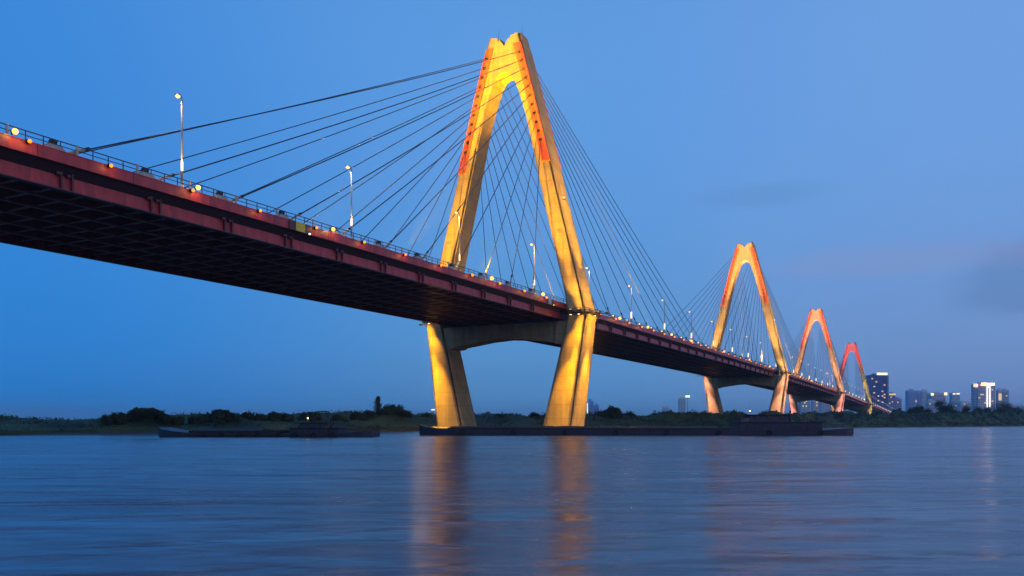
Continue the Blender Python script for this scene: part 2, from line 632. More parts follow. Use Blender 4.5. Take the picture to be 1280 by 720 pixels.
def octo(wo, a, b, z, sg, c, dz=0, groove=0):
    """section loop of a leg on side sg, corners cut by c; dz lifts the outer edge"""
    wi = wo - a
    pts = [(wi + c, -b / 2), (wo - c, -b / 2), (wo, -b / 2 + c), (wo, b / 2 - c), (wo - c, b / 2), (wi + c, b / 2), (wi, b / 2 - c), (wi, -b / 2 + c)]
    if groove:                               # each cut corner carries a deep shadow groove
        q = []
        cx, cy = (wo + wi) / 2, 0
        for i in range(4):
            p1, p2 = Vector(pts[2 * i + 1]), Vector(pts[(2 * i + 2) % 8])
            m_, t_ = (p1 + p2) / 2, (p2 - p1).normalized()
            n_ = Vector((-t_.y, t_.x))
            g2 = min(groove, (p2 - p1).length * .35)
            q += [pts[2 * i], p1, m_ - t_ * g2, m_ - t_ * g2 + n_ * .9, m_ + t_ * g2 + n_ * .9, m_ + t_ * g2]
        pts = [tuple(v) for v in q]
    lp = [(sg * w, s, z + (dz if w > wo - a / 2 else 0)) for w, s in pts]
    return lp if sg > 0 else lp[::-1]


ARCH = [(8.32, 74), (6.9, 79.7), (5.5, 84.2), (4.2, 87.9), (3.1, 90.4), (2.3, 91.7), (1.4, 92.5), (.6, 92.85), (0, 92.9)]
LEGM, CABLE_TOP = {}, []
for sg in (-1, 1):
    loops = []
    hs = [-8, -.8] + [27.3 * t / 8 for t in range(1, 9)] + [29.5, 33] + [33 + i * 4.95 for i in range(1, 14)] + [102.3]
    for i, h in enumerate(hs):
        _, wo, a, b = lev(h)
        c = 1.1 - .5 * min(1, max(0, h / 34))
        loops.append(octo(wo, a, b, h + HC, sg, c, .55 if i == len(hs) - 1 else 0, .24))
    LEGM[sg] = MB().use(M['concrete']).loft(loops).mesh('leg')
# crown
out = [(w, h) for w, h in ARCH] + [(-w, h) for w, h in ARCH[-2::-1]]
outer = [(lev(h)[1] - 2.0, h) for h in (74, 80, 86, 92, 97, 100.6)] + [(2.0, 101.5), (1.32, 101.8)]
poly = out + [(-w, h) for w, h in outer] + [(0, 100.0)] + outer[::-1]
bm = bmesh.new()
ys = 2.72


def thick(h):
    return lev(h)[3] / 2 - .16


f_ = [bm.verts.new((w, -thick(h), h + HC)) for w, h in poly]
b_ = [bm.verts.new((w, thick(h), h + HC)) for w, h in poly]
bm.faces.new(f_)
bm.faces.new(b_[::-1])
for i in range(len(poly)):
    j = (i + 1) % len(poly)
    bm.faces.new((f_[j], f_[i], b_[i], b_[j]))
bmesh.ops.triangulate(bm, faces=bm.faces[:2])
bmesh.ops.recalc_face_normals(bm, faces=bm.faces)
CROWN = bpy.data.meshes.new('crown')
bm.to_mesh(CROWN)
bm.free()
CROWN.materials.append(M['concrete'])
# cross beam under the deck
loops = []
for w, zbtm in ((-18.2, 20.3), (-15.2, 20.5), (-14.6, 20.9), (-6, 22.1), (0, 22.5), (6, 22.1), (14.6, 20.9), (15.2, 20.5), (18.2, 20.3)):
    t = 3.1 if abs(w) < 15 else 3.35
    loops.append([(w, -t, zbtm + HC), (w, t, zbtm + HC), (w, t, 26.2 + HC), (w, -t, 26.2 + HC)])
XB = MB().use(M['concrete']).loft(loops).mesh('tie_beam')
BEAR = MB().use(M['ring']).box(-.6, .6, -.6, .6, 0, .42).mesh('bearing')
CAP = MB().use(M['concrete'])
CAP.loft([[(-22.6, -8.5, -3), (22.6, -8.5, -3), (22.6, 8.5, -3), (-22.6, 8.5, -3)],
          [(-22.6, -8.5, 1.2), (22.6, -8.5, 1.2), (22.6, 8.5, 1.2), (-22.6, 8.5, 1.2)],
          [(-22, -8, 1.55), (22, -8, 1.55), (22, 8, 1.55), (-22, 8, 1.55)]])
CAP = CAP.mesh('pile_cap')
# anchor boxes: red steel channel on the face, narrow end at the top
BOXM = {}


def box_w(h):                               # outer and inner edge of the box on the face
    wo = lev(h)[1]
    return wo - .12, wo - 2.3


for sg in (-1, 1):
    for fs in (-1, 1):
        loops = []
        for h in (67.6, 72, 78, 84, 90, 96, 99.8):
            o_, i_ = box_w(h)
            y0 = fs * (lev(h)[3] / 2 - .3)
            y1 = fs * (lev(h)[3] / 2 + .38)
            loops.append([(sg * o_, y0, h + HC), (sg * o_, y1, h + HC), (sg * i_, y1, h + HC), (sg * i_, y0, h + HC)])
        g = MB().use(M['redbox']).loft(loops)
        BOXM[sg, fs] = g.mesh('anchor_box')
SOCK = MB().use(M['black']).box(-.42, .42, -.05, .20, -.36, .36).box(-.22, .22, -.35, -.05, -.22, .22).mesh('cable_socket')
ROD = MB().use(M['steel']).tube([(0, 0, 0), (0, 0, 1.6)], [.11, .09], 6).tube([(0, 0, 1.6), (0, 0, 4.0)], [.06, .03], 5).mesh('lightning_rod')


def cable_h(n_):                            # n_=11 outermost (highest)
    return 97.2 - (11 - n_) * 2.4


def anchor_pt(n_, sg, fs):
    h = cable_h(n_)
    o_, i_ = box_w(h)
    return (sg * (o_ + i_) / 2, fs * (lev(h)[3] / 2 + .38), h + HC)


# service ring round the knee
RINGM = {}
for sg in (-1, 1):
    h = 27.9
    _, wo, a, b = lev(h)
    g = MB().use(M['ring'])

    def rect(e, z):
        return octo(wo + e, a + 2 * e, b + 2 * e, z, sg, .45 + e * .4)
    for e0, e1, z0, z1 in ((.02, 1.15, 0, .14), (1.05, 1.17, .52, .60), (1.05, 1.17, 1.06, 1.16)):
        i0, o0, o1, i1 = rect(e0, h + HC + z0), rect(e1, h + HC + z0), rect(e1, h + HC + z1), rect(e0, h + HC + z1)
        for j in range(8):
            k = (j + 1) % 8
            g.add([i0[j], i0[k], o0[k], o0[j], i1[j], i1[k], o1[k], o1[j]], [(0, 1, 2, 3), (4, 7, 6, 5), (3, 2, 6, 7), (0, 4, 5, 1)])
    ro, ri = rect(1.11, 0), rect(.1, 0)
    for j in range(8):
        k = (j + 1) % 8
        A, Bv = Vector(ro[j]), Vector(ro[k])
        L = max(1, int((Bv - A).length / 1.0))
        for q in range(L):
            p = A.lerp(Bv, q / L)
            g.box(p.x - .05, p.x + .05, p.y - .05, p.y + .05, h + HC + .1, h + HC + 1.1)
        p, q = Vector(ro[j]), Vector(ri[j])
        g.obox((p.x, p.y, h + HC - .02), (q.x, q.y, h + HC - 1.1), .12, .12)
    wcc = sg * (wo - a / 2)
    for fs in (-1, 1):
        for dx in (-.5, .5):
            g.obox((wcc + dx, fs * (b / 2 + .4), h + HC + .05), (wcc, fs * (b / 2 + 4.3), h + HC + .05), .12, .16)
        g.box(wcc - .5, wcc + .5, fs * (b / 2 + 4.2) - .25, fs * (b / 2 + 4.2) + .25, h + HC - .14, h + HC + .22)
    for dy in (-.5, .5):
        g.obox((sg * (wo + .4), dy, h + HC + .05), (sg * (wo + 4.3), 0, h + HC + .05), .12, .16)
    g.box(sg * (wo + 4.2) - .25, sg * (wo + 4.2) + .25, -.5, .5, h + HC - .14, h + HC + .22)
    RINGM[sg] = g.mesh('service_ring')
FLM = MB().use(M['black']).box(-.32, .32, -.22, .22, -.2, .25).box(-.05, .05, -.1, .1, -.5, -.2).use(M['ringlamp']).box(-.25, .25, -.17, .17, .25, .28).mesh('floodlight')


def spot(name, parent, loc, target, power, col, size=60, blend=.6, rad=.25):
    l = bpy.data.lights.new(name, 'SPOT')
    l.energy = power
    l.color = col
    l.spot_size = R(size)
    l.spot_blend = blend
    l.shadow_soft_size = rad
    o = bpy.data.objects.new(name, l)
    COL.objects.link(o)
    o.parent = parent
    o.location = loc
    o.rotation_euler = (Vector(target) - Vector(loc)).to_track_quat('-Z', 'Y').to_euler()
    return o


GOLD, GOLD2 = (1, .445, .004), (1, .43, .005)
PEACH, PINK, ROSE = (1, .56, .20), (1, .44, .36), (1, .30, .38)
# colour per pylon: upper shaft, lower shaft, head  (far leg, near leg)
PCOL = [dict(up=(GOLD, GOLD), low=(GOLD, GOLD), head=GOLD2, k=1.75),
        dict(up=((1, .52, .14),) * 2, low=((1, .42, .30),) * 2, head=(1, .42, .13), k=1.45),
        dict(up=((1, .46, .28),) * 2, low=((1, .36, .42),) * 2, head=(1, .36, .22), k=1.35),
        dict(up=((1, .16, .30), (.85, .62, .22)), low=((.9, .5, .3), (.85, .62, .30)), head=(1, .17, .24), k=.75)]
PLAB = ['tall A-shaped concrete bridge pylon floodlit gold, nearest of the four, standing in the river',
        'golden and peach floodlit A-shaped bridge pylon, second from the left',
        'peach and pink floodlit A-shaped bridge pylon, third from the left',
        'smallest and farthest A-shaped bridge pylon, lit magenta and olive']
for ip, sp in enumerate(PYL):
    dz = prof(sp)
    py = empty('bridge_pylon', B(sp, 0, dz), -TH)
    tag(py, PLAB[ip], 'bridge pylon', 'A-shaped pylons of the cable-stayed bridge')
    py.scale.z = ZS[ip]
    pc = PCOL[ip]
    put('crown', CROWN, py)
    put('tie_beam', XB, py)
    put('pile_cap', CAP, py, (0, 0, -dz))
    for sg in (-1, 1):
        lg = put('leg', LEGM[sg], py)
        for w in (sg * WEB,):
            put('bearing', BEAR, py, (w, 0, 26.2 + HC))
        put('lightning_rod', ROD, py, (sg * 3.6, 1.0, 102.5 + HC))
        for fs in (-1, 1):
            bx = put('anchor_box', BOXM[sg, fs], py)
            for n_ in range(1, 12):
                put('cable_socket', SOCK, bx, anchor_pt(n_, sg, fs), (R(-28 if fs < 0 else 28), 0, 0 if fs > 0 else math.pi))
        rg = put('service_ring', RINGM[sg], py)
        _, wo, a, b = lev(28)
        zr = 28.0 + HC
        wc = sg * (wo - a / 2)
        # floodlights standing on the ring: two faces along the bridge, the outer face, up and down
        iu = 0 if sg < 0 else 1
        k = pc['k']
        for fs in (-1, 1):
            yf = fs * (b / 2 + 2.6)
            for dx in (-1.1, 1.1):
                put('floodlight', FLM, rg, (wc + dx, fs * (b / 2 + .9), zr + .55))
                put('floodlight', FLM, rg, (wc + dx, fs * (b / 2 + .9), zr - .25), (math.pi, 0, 0))
            q = k * (1.0 if fs < 0 else .8)
            yo = fs * (b / 2 + 4.2)
            uc, lc = pc['up'][iu], pc['low'][iu]
            # outrigger lamps: a narrow beam along the shaft, a medium and a wide one for the part close by
            for zt, c_, dn in ((70, uc, 1), (0, lc, -1)):
                xt = sg * (13.2 if dn > 0 else 17.6)
                xm = sg * (19.6 if dn > 0 else 20.2)
                z0_ = zr + dn * .5
                spot('shaft_light', py, (wc, yo, z0_), (xt, fs * (3.4 if dn > 0 else 5.0), zt + HC), (75000 if dn > 0 else 110000) * q, c_, 28, 1)
                xs_ = wc + sg * .7
                spot('shaft_light', py, (xs_, fs * (b / 2 + 1.5), z0_), (sg * (15.0 if dn > 0 else 19.6), fs * (b / 2 + (.2 if dn > 0 else .9)), 28 + HC + dn * 26), (70000 if dn > 0 else 120000) * q, c_, 17, 1, .2)
                spot('shaft_light', py, (wc, yo, z0_), (xm + sg * 1.5, fs * 3.6, 28 + HC + dn * 10), 9000 * q, c_, 56, 1)
                spot('shaft_light', py, (wc, yo, z0_), (xm + sg * 5, fs * 3.6, 28 + HC + dn * 5), 4200 * q, c_, 92, 1)
        put('floodlight', FLM, rg, (sg * (wo + .9), -1.5, zr + .55))
        put('floodlight', FLM, rg, (sg * (wo + .9), 1.5, zr + .55))
        put('floodlight', FLM, rg, (sg * (wo + .9), 0, zr - .25), (math.pi, 0, 0))
        xo = sg * (wo + 4.2)
        for zt, c_, dn in ((74, uc, 1), (0, lc, -1)):
            xt = sg * (12.6 if dn > 0 else 20.0)
            xm = sg * (21.5 if dn > 0 else 22.6)
            z0_ = zr + dn * .5
            spot('shaft_light', py, (xo, 0, z0_), (xt, 0, zt + HC), (160000 if dn > 0 else 130000) * k, c_, 30, 1)
            spot('shaft_light', py, (xo, 0, z0_), (xm, 0, 28 + HC + dn * 10), 7000 * k, c_, 62, 1)
            spot('shaft_light', py, (xo, 0, z0_), (xm, 0, 28 + HC + dn * 5), 2600 * k, c_, 140, 1)
        spot('shaft_light', py, (xo, 0, zr + .5), (sg * 7.5, 0, 92 + HC), 420000 * k, uc, 15, 1)
        # head: floods on the deck edge throw up at the crown and the anchor boxes
        for fs in (-1, 1):
            spot('head_light', py, (sg * 16.2, fs * 72, zb(0) + 2.6), (sg * 5.5, fs * 3, 90 + HC), 860000 * k * (1 if fs < 0 else .6), pc['head'], 24, .8, .4)
            spot('body_light', py, (sg * 16.2, fs * 46, zb(0) + 2.6), (sg * 15.5, fs * 3.3, 58 + HC), 210000 * k * (1 if fs < 0 else .6), pc['up'][iu], 44, 1, .4)
        # soft wash on the inner face from the walkway
        spot('shaft_light', py, (sg * 16.4, 0, zb(0) + 1.9), (sg * 8.5, 0, 80 + HC), 9000 * k, pc['up'][iu], 60, .9)
    nav = MB().use(emit('obstruction_lamp_glass_%d' % ip, (1, .55, .2), 6)).sphere((0, 0, .2), .22, 6, 4).use(M['black']).box(-.2, .2, -.2, .2, -.3, .05)
    nav.build('obstruction_lamp', py, (lev(58)[1] + .35, -1.0, 58 + HC))

# ================================================================== STAY CABLES
STAYG = 'stay cables of the bridge'
guide_m = M['railpost']
for ip, sp in enumerate(PYL):
    for sg in (-1, 1):
        for fs in (-1, 1):
            for n_ in range(1, 12):
                s_ = sp + fs * (8.4 + 12 * n_)
                if not S0 + 2 < s_ < S1 - 2:
                    continue
                a = Vector((sg * 17.0, s_, zb(s_) + 1.3))
                p = anchor_pt(n_, sg, fs)
                t = Vector((p[0], sp + p[1] + fs * .25, p[2] * ZS[ip] + prof(sp)))
                o0 = B(s_, sg * 17.0, zb(s_) + 1.3)
                d = t - a
                sag = d.length * .0045
                pts = [d * (i / 8) - Vector((0, 0, sag * 4 * (i / 8) * (1 - i / 8))) for i in range(9)]
                cb_ = MB().use(M['cable']).tube(pts, .098 if n_ > 3 else .088, 6).build('stay_cable', None, o0, (0, 0, -TH), smooth=True)
                side = 'left' if fs < 0 else 'right'
                if True:
                    rank = 'shortest' if n_ == 1 else 'longest' if n_ == 11 else (ORD[n_] + ' shortest') if n_ < 7 else (ORD[12 - n_] + ' longest')
                    lab = '%s stay cable on the %s side, %s of the %s pylon' % (rank, 'river' if sg > 0 else 'far', side, PNAME[ip])
                    grp = STAYG
                tag(cb_, lab, 'stay cable', grp)
                u = d.normalized()
                MB().use(guide_m).tube([-u * .2, u * 3.1], .17, 8).build('guide_pipe', cb_)
                MB().use(M['black']).tube([u * 3.1, u * 3.7], .21, 8).build('damper_collar', cb_)

# anchor plinth and the black uplight on it, near edge
PL = MB().use(M['plinth']).loft([[(-.75, -1.5, 0), (.75, -1.5, 0), (.75, 1.3, 0), (-.75, 1.3, 0)], [(-.55, -.95, .75), (.55, -.95, .75), (.55, .6, .75), (-.55, .6, .75)]]).mesh('plinth')
HEAD = MB().use(M['black']).box(-.42, .42, -.48, .48, .95, 1.65).box(-.5, .5, .40, .52, .85, 1.75).box(-.08, .08, -.1, .1, .7, .95).mesh('lamp_housing')
LENS = MB().use(emit('uplight_glass', (1, .66, .25), 3)).box(-.34, .34, .521, .55, 1.0, 1.6).mesh('lens')
for ip, sp in enumerate(PYL):
    for fs in (-1, 1):
        for n_ in range(1, 12):
            s_ = sp + fs * (8.4 + 12 * n_)
            if s_ > S1 - 6: continue
            u = empty('cable_uplight', B(s_, 17.0, zb(s_) + 1.42), -TH)
            side = 'left' if fs < 0 else 'right'
            lab = 'black cable uplight on the parapet, %s from the %s pylon along its %s side' % (ORD[n_], PNAME[ip], side)
            grp = 'uplights at the stay cable feet'
            tag(u, lab, 'uplight', grp)
            rz = 0 if fs < 0 else math.pi
            put('plinth', PL, u, (0, -fs * -1.2, -.28), (0, 0, rz))
            h_ = put('lamp_housing', HEAD, u, (0, fs * 1.6, -.1), (R(-14) * -fs, 0, rz), (.66, .66, .72))
            put('lens', LENS, h_)
            if ip == 0 and fs < 0 and n_ in (10, 8, 6, 4):
                spot('cable_beam', u, (0.1, -2.4, 1.4), (-.9, 40 * math.cos(R(30)), 40 * math.sin(R(30 if n_ > 7 else 38))), 1600, (1, .62, .2), 24, .5, .1)

# ================================================================== LAMPS ON THE PARAPET
LB = MB().use(M['black']).box(-.28, .05, -.2, .2, -.2, .2).tube([(-.5, 0, -.25), (-.2, 0, -.1)], .06, 6).mesh('lamp_housing')
LG = MB().use(M['amber']).sphere((.12, 0, 0), .22, 8, 6).mesh('lamp_glass')
FG = MB().use(M['bright']).sphere((.16, 0, 0), .32, 10, 6).mesh('lamp_glass')


def parapet_lamp(s, kind, lab, grp, light):
    o = empty('parapet_lamp' if kind == 'amber' else 'deck_floodlight', B(s, SW + .34, zb(s) + (1.20 if kind == 'amber' else 1.75)), -TH)
    tag(o, lab, 'lamp', grp)
    put('lamp_housing', LB, o)
    put('lamp_glass', LG if kind == 'amber' else FG, o, scale=(1, 1, 1) if s < -60 else (1.35, 1.35, 1.35))
    if light:
        l = bpy.data.lights.new('lamp_light', 'POINT')
        l.energy = light
        l.color = (1, .42, .08) if kind == 'amber' else (1, .66, .22)
        l.shadow_soft_size = .25
        lo = bpy.data.objects.new('lamp_light', l)
        COL.objects.link(lo)
        lo.parent = o
        lo.location = (.55, 0, -.1)
    return o


WHERE = ['', 'from the nearest pylon toward the second', 'from the second pylon toward the third', 'from the third pylon toward the farthest', 'beyond the farthest pylon']
cnt = {}
for s in [-145.2] + [-135.4 + 12 * i for i in range(122)]:
    if any(abs(s - p) < 4.6 for p in PYL) or s > S1 - 10:
        continue
    i = sum(1 for p in PYL if p < s)
    if i == 4 and round((s + 135.4) / 12) % 3:
        continue
    cnt[i] = cnt.get(i, 0) + 1
    if i == 0:
        lab = 'small amber lamp on the red parapet, %s from the left edge' % ORD[cnt[i]]
    else:
        lab = 'tiny amber parapet lamp, %s counting %s' % (ORD[cnt[i]], WHERE[i])
    parapet_lamp(s, 'amber', lab, 'amber parapet lamps', 34 if s < 60 else 0)
br_s = [-146.8, -122.6, -95.5, -43.2, -17.5, 9.5, 36, 62.5, 89, 115, 168, 221, 274, 330, 383, 436, 489]
for i, s in enumerate(br_s):
    if i < 3:
        lab = 'large bright yellow floodlamp on the parapet, %s from the left edge' % ORD[i + 1]
        grp = 'bright parapet floodlamps'
    elif i < 5:
        lab = 'bright yellow floodlamp on the parapet %s the nearest pylon foot' % ['well left of', 'just left of'][i - 3]
        grp = 'bright parapet floodlamps'
    else:
        i2 = sum(1 for p in PYL if p < s)
        cnt['b%d' % i2] = cnt.get('b%d' % i2, 0) + 1
        lab = 'yellow parapet floodlamp, %s counting %s' % (ORD[cnt['b%d' % i2]], WHERE[i2])
        grp = 'bright parapet floodlamps'
    parapet_lamp(s, 'bright', lab, grp, 130 if i < 7 else 0)

# ================================================================== STREET LAMPS
POLE = MB().use(mat('pole_paint', (.55, .50, .42), .45)).tube([(0, 0, 0), (0, 0, .5)], [.2, .2], 8).tube([(0, 0, .5), (0, 0, 11.6)], [.15, .10], 8).mesh('pole', True)
ARM = MB().use(M['steel']).tube([(0, 0, 11.5), (-.12, 0, 11.95), (-.45, 0, 12.15)], [.075, .07, .06], 6).mesh('arm', True)
LHD = MB().use(M['steel']).loft([[(-.35, -.14, 12.1), (-.35, .14, 12.1), (-.35, .10, 12.26), (-.35, -.10, 12.26)],
                                 [(-1.15, -.22, 12.16), (-1.15, .22, 12.16), (-1.15, .14, 12.36), (-1.15, -.14, 12.36)]]).mesh('lamp_head')
LLN = MB().use(M['lampw']).box(-1.1, -.45, -.16, .16, 12.02, 12.12).sphere((-.75, 0, 12.04), .29, 8, 5).mesh('lamp_lens')
TUB = MB().use(M['strip']).tube([(0, 0, 2.3), (0, 0, 3.5)], .15, 8).mesh('light_tube')
TUBF = MB().use(emit('pole_light_tube_bright', (1, .72, .46), 1.9)).tube([(0, 0, 1.9), (0, 0, 3.9)], .24, 8).mesh('light_tube')
k = 0
s = -158.9
while s < S1 - 20:
    for w in (17.0, -17.0):
        if any(abs(s - p) < 6 for p in PYL):
            s_ = s + 7
        else:
            s_ = s
        if w < 0 and s_ < -40 or s_ > 1300 and w < 0:
            continue
        o = empty('street_lamp', B(s_, w, zb(s_) + 1.42), -TH + (0 if w > 0 else math.pi))
        i = sum(1 for p in PYL if p < s_)
        sd = 'river' if w > 0 else 'far'
        q = cnt[sd, i] = cnt.get((sd, i), -1 if i == 0 and w > 0 else 0) + 1
        grp = 'street lamps along the bridge deck'
        if i == 0:
            lab = ('%s street lamp from the left on the river side parapet' % ORD[q]) if w > 0 else 'far side street lamp, %s of those left of the nearest pylon' % ORD[q]
        else:
            lab = 'street lamp on the %s side, %s counting %s' % (sd, ORD[q], WHERE[i])
        tag(o, lab, 'street lamp', grp)
        put('pole', POLE, o)
        put('arm', ARM, o)
        h_ = put('lamp_head', LHD, o)
        put('lamp_lens', LLN, h_)
        put('light_tube', TUB if s_ < 20 else TUBF, o)
        if s_ < 60 and w > 0:
            l = bpy.data.lights.new('street_light', 'SPOT')
            l.energy = 900; l.color = (1, .74, .40); l.spot_size = R(130); l.spot_blend = .6; l.shadow_soft_size = .2
            lo = bpy.data.objects.new('street_light', l)
            COL.objects.link(lo); lo.parent = o; lo.location = (-.8, 0, 11.6)
            l = bpy.data.lights.new('tube_light', 'POINT')
            l.energy = 150; l.color = (1, .66, .25); l.shadow_soft_size = .1
            lo = bpy.data.objects.new('tube_light', l)
            COL.objects.link(lo); lo.parent = o; lo.location = (.35, -.75, 3.0)
    k += 1
    s += 34.85

# ================================================================== SIGN BOARDS ON THE FASCIA
def board(s, face, name, lab, wdt=1.6):
    o = empty('navigation_sign', B(s, SW + .1, zb(s) - .05), -TH)
    tag(o, lab, 'sign')
    MB().use(M['flange']).box(0, .06, -wdt * 1.25, wdt * 1.25, 0, 1.42).build('backing_plate', o)
    MB().use(face).box(.062, .10, -wdt / 2 - .1, wdt / 2 - .1, .05, 1.40).build('sign_face', o)
    MB().use(M['black']).box(.07, .4, wdt * .75 - .2, wdt * .75 + .25, -.15, .1).build('lamp_bracket', o)
    MB().use(emit('sign_lamp_' + name, (1, .9, .8) if name == 'yellow' else (1, .5, .15), 3)).box(.4, .47, wdt * .75 - .15, wdt * .75 + .2, -.12, .08).build('sign_lamp', o)


board(-102.6, mat('yellow_sign_paint', (.66, .58, .05), .5, nscale=3, namt=.12), 'yellow', 'square yellow navigation board fixed to the red parapet', 2.0)
board(-12.6, mat('pale_sign_paint', (.42, .55, .60), .5), 'pale', 'pale grey navigation board on the parapet beside the nearest pylon', 1.8)


# ================================================================== VEGETATION
def leaf_mat(name, a, b, sc=.12):
    m = bpy.data.materials.new(name)
    m.use_nodes = True
    n, l = m.node_tree.nodes, m.node_tree.links
    p = n['Principled BSDF']
    p.inputs['Roughness'].default_value = .75
    p.inputs['Specular IOR Level'].default_value = .2
    tc = n.new('ShaderNodeTexCoord')
    t = n.new('ShaderNodeTexNoise'); t.inputs['Scale'].default_value = sc; t.inputs['Detail'].default_value = 4
    l.new(tc.outputs['Object'], t.inputs['Vector'])
    cr = n.new('ShaderNodeValToRGB')
    cr.color_ramp.elements[0].position = .36; cr.color_ramp.elements[0].color = (*a, 1)
    cr.color_ramp.elements[1].position = .66; cr.color_ramp.elements[1].color = (*b, 1)
    l.new(t.outputs['Fac'], cr.inputs[0]); l.new(cr.outputs[0], p.inputs['Base Color'])
    return m


THK = leaf_mat('thicket_leaves', (.022, .040, .018), (.074, .104, .030), .06)
TRL = leaf_mat('tree_leaves', (.020, .036, .018), (.056, .084, .028), .35)
BARK = mat('bark', (.035, .028, .022), .9)
rng = np.random.default_rng(11)


def leaf_cloud(name, c, nrm, size, m, parent=None, loc=(0, 0, 0)):
    """many small leaf quads: centres c (N,3), facing nrm, half sizes size (N)"""
    N = len(c)
    nrm = nrm + rng.normal(0, .55, (N, 3))
    nrm /= np.linalg.norm(nrm, axis=1)[:, None] + 1e-9
    a = np.cross(nrm, rng.normal(0, 1, (N, 3)))
    a /= np.linalg.norm(a, axis=1)[:, None] + 1e-9
    b = np.cross(nrm, a)
    s = size[:, None]
    asp = rng.uniform(.45, .85, (N, 1))
    v = np.stack([c - a * s, c - b * s * asp, c + a * s, c + b * s * asp], 1).reshape(-1, 3)
    me = bpy.data.meshes.new(name)
    me.vertices.add(4 * N); me.vertices.foreach_set('co', v.ravel())
    me.loops.add(4 * N); me.loops.foreach_set('vertex_index', np.arange(4 * N, dtype=np.int32))
    me.polygons.add(N)
    me.polygons.foreach_set('loop_start', np.arange(0, 4 * N, 4, dtype=np.int32))
    me.materials.append(m)
    me.update(calc_edges=True)
    return put(name, me, parent, loc)


HX = [-900, -420, -103, -60, 0, 60, 150, 300, 452, 650, 1000, 1800]
HH = [2.4, 2.7, 3.7, 5.6, 6.1, 6.8, 8.6, 11.0, 13.2, 16.5, 19, 24]


def veg_h(x, d):
    lump = .78 + .46 * noise.noise(Vector((x * .075, d * .09, 1))) + .20 * noise.noise(Vector((x * .27, d * .3, 7)))
    t = min(1, max(0, (d - 3) / 34))
    t = .14 + .86 * t * t * (3 - 2 * t)
    return 0.5 + float(np.interp(x, HX, HH)) * lump * t


g = MB().use(THK)
gx = np.concatenate([np.linspace(-900, -430, 40), np.linspace(-420, 560, 520), np.linspace(565, 1800, 160)])
gd = [2.6, 3.6, 6, 9, 13, 17, 21, 26, 31, 37, 44, 52]
vs = []
for d in gd:
    for x in gx:
        vs.append((x, bank_y(x) + d + 2.0 * noise.noise(Vector((x * .12, 0, 9))), .1 + (veg_h(x, d) if 3 < d < 50 else 0)))
n = len(gx)
g.add(vs, [(r * n + i, r * n + i + 1, (r + 1) * n + i + 1, (r + 1) * n + i) for r in range(len(gd) - 1) for i in range(n - 1)])
thick_o = g.build('thicket', smooth=True)
tag(thick_o, 'dense dark green scrub and reeds covering the far bank', 'scrub', kind='stuff')
N = 150000
x = np.concatenate([rng.uniform(-160, 480, int(N * .86)), rng.uniform(-420, 900, N - int(N * .86))])
d = rng.uniform(3, 47, N)
c = np.array([(xi, bank_y(xi) + di, veg_h(xi, di)) for xi, di in zip(x, d)])
c[:, 2] += rng.uniform(-.8, .22, N) * (1 + d / 40)
leaf_cloud('scrub_leaves', c, np.tile([0, -.5, .7], (N, 1)), rng.uniform(.16, .42, N) * np.interp(c[:, 1], [150, 700], [.8, 1.9]), THK, thick_o)


def tree(px, py, hw, kind, lab, dback):
    dpt = 200.
    for _ in range(40):
        dpt = .5 * dpt + .5 * (bank_y((px - 640) / 1061 * dpt) + dback)
    base = at(px, 529.6, dpt)
    X = base.x
    gz = 1.3
    H = at(px, py, dpt).z - gz
    Rw = hw / 1061 * dpt * 1.38
    o = empty('tree', (X, dpt, gz))
    tag(o, lab, 'tree', 'trees on the far bank')
    tr = MB().use(BARK)
    ch = H * (.30 if kind != 'tall' else .12)
    tr.tube([(0, 0, -1), (.05 * Rw, 0, ch), (0, .05 * Rw, H * .72)], [H * .045, H * .035, H * .012], 7)
    nb = 9 if kind == 'tall' else 15
    cents = []
    for i in range(nb):
        a = i * 2.4 + random.random()
        if kind == 'tall':
            zc = H * (.30 + .66 * i / (nb - 1)); rr = Rw * (1 - .8 * i / (nb - 1)) * random.uniform(.2, .45); cr = Rw * (1.0 - .72 * i / nb)
        elif kind == 'sparse':
            zc = H * random.uniform(.50, .90); rr = Rw * random.uniform(.35, .9); cr = Rw * random.uniform(.28, .45)
        else:
            zc = H * random.uniform(.36, .80); rr = Rw * random.uniform(.15, .72) * (1.2 - zc / H * .6); cr = Rw * random.uniform(.16, .44)
        cr = min(cr, H * .34)
        e = Vector((math.cos(a) * rr, math.sin(a) * rr, min(zc, H - cr * .8)))
        cents.append((e, cr))
        tr.tube([(0, 0, max(ch * .7, e.z - rr * .8)), tuple(e)], [H * .018, H * .006], 5)
    if kind in ('round', 'dome'):
        cents.append((Vector((0, 0, H - Rw * .62)), min(Rw * .62, H * .4)))
        cents.append((Vector((0, -.2 * Rw, H * .42)), min(Rw * .78, H * .42)))
    else:
        cents.append((Vector((0, 0, H - Rw * .25)), Rw * .25))
    tr.build('trunk', o)
    cs, ns, ss = [], [], []
    per = 330 if kind == 'sparse' else 420
    lf = max(.13, min(.42, Rw * .085))
    for e, cr in cents:
        u = rng.normal(0, 1, (per, 3)); u /= np.linalg.norm(u, axis=1)[:, None]
        r = cr * rng.uniform(.40, 1.22, (per, 1)) * (1 + .22 * np.sin(u[:, :1] * 5 + e.x) * np.cos(u[:, 2:] * 4))
        cs.append(np.array(e) + u * r * [1, 1, .82]); ns.append(u); ss.append(rng.uniform(.6, 1.25, per) * lf)
    leaf_cloud('crown', np.concatenate(cs), np.concatenate(ns), np.concatenate(ss), TRL, o)


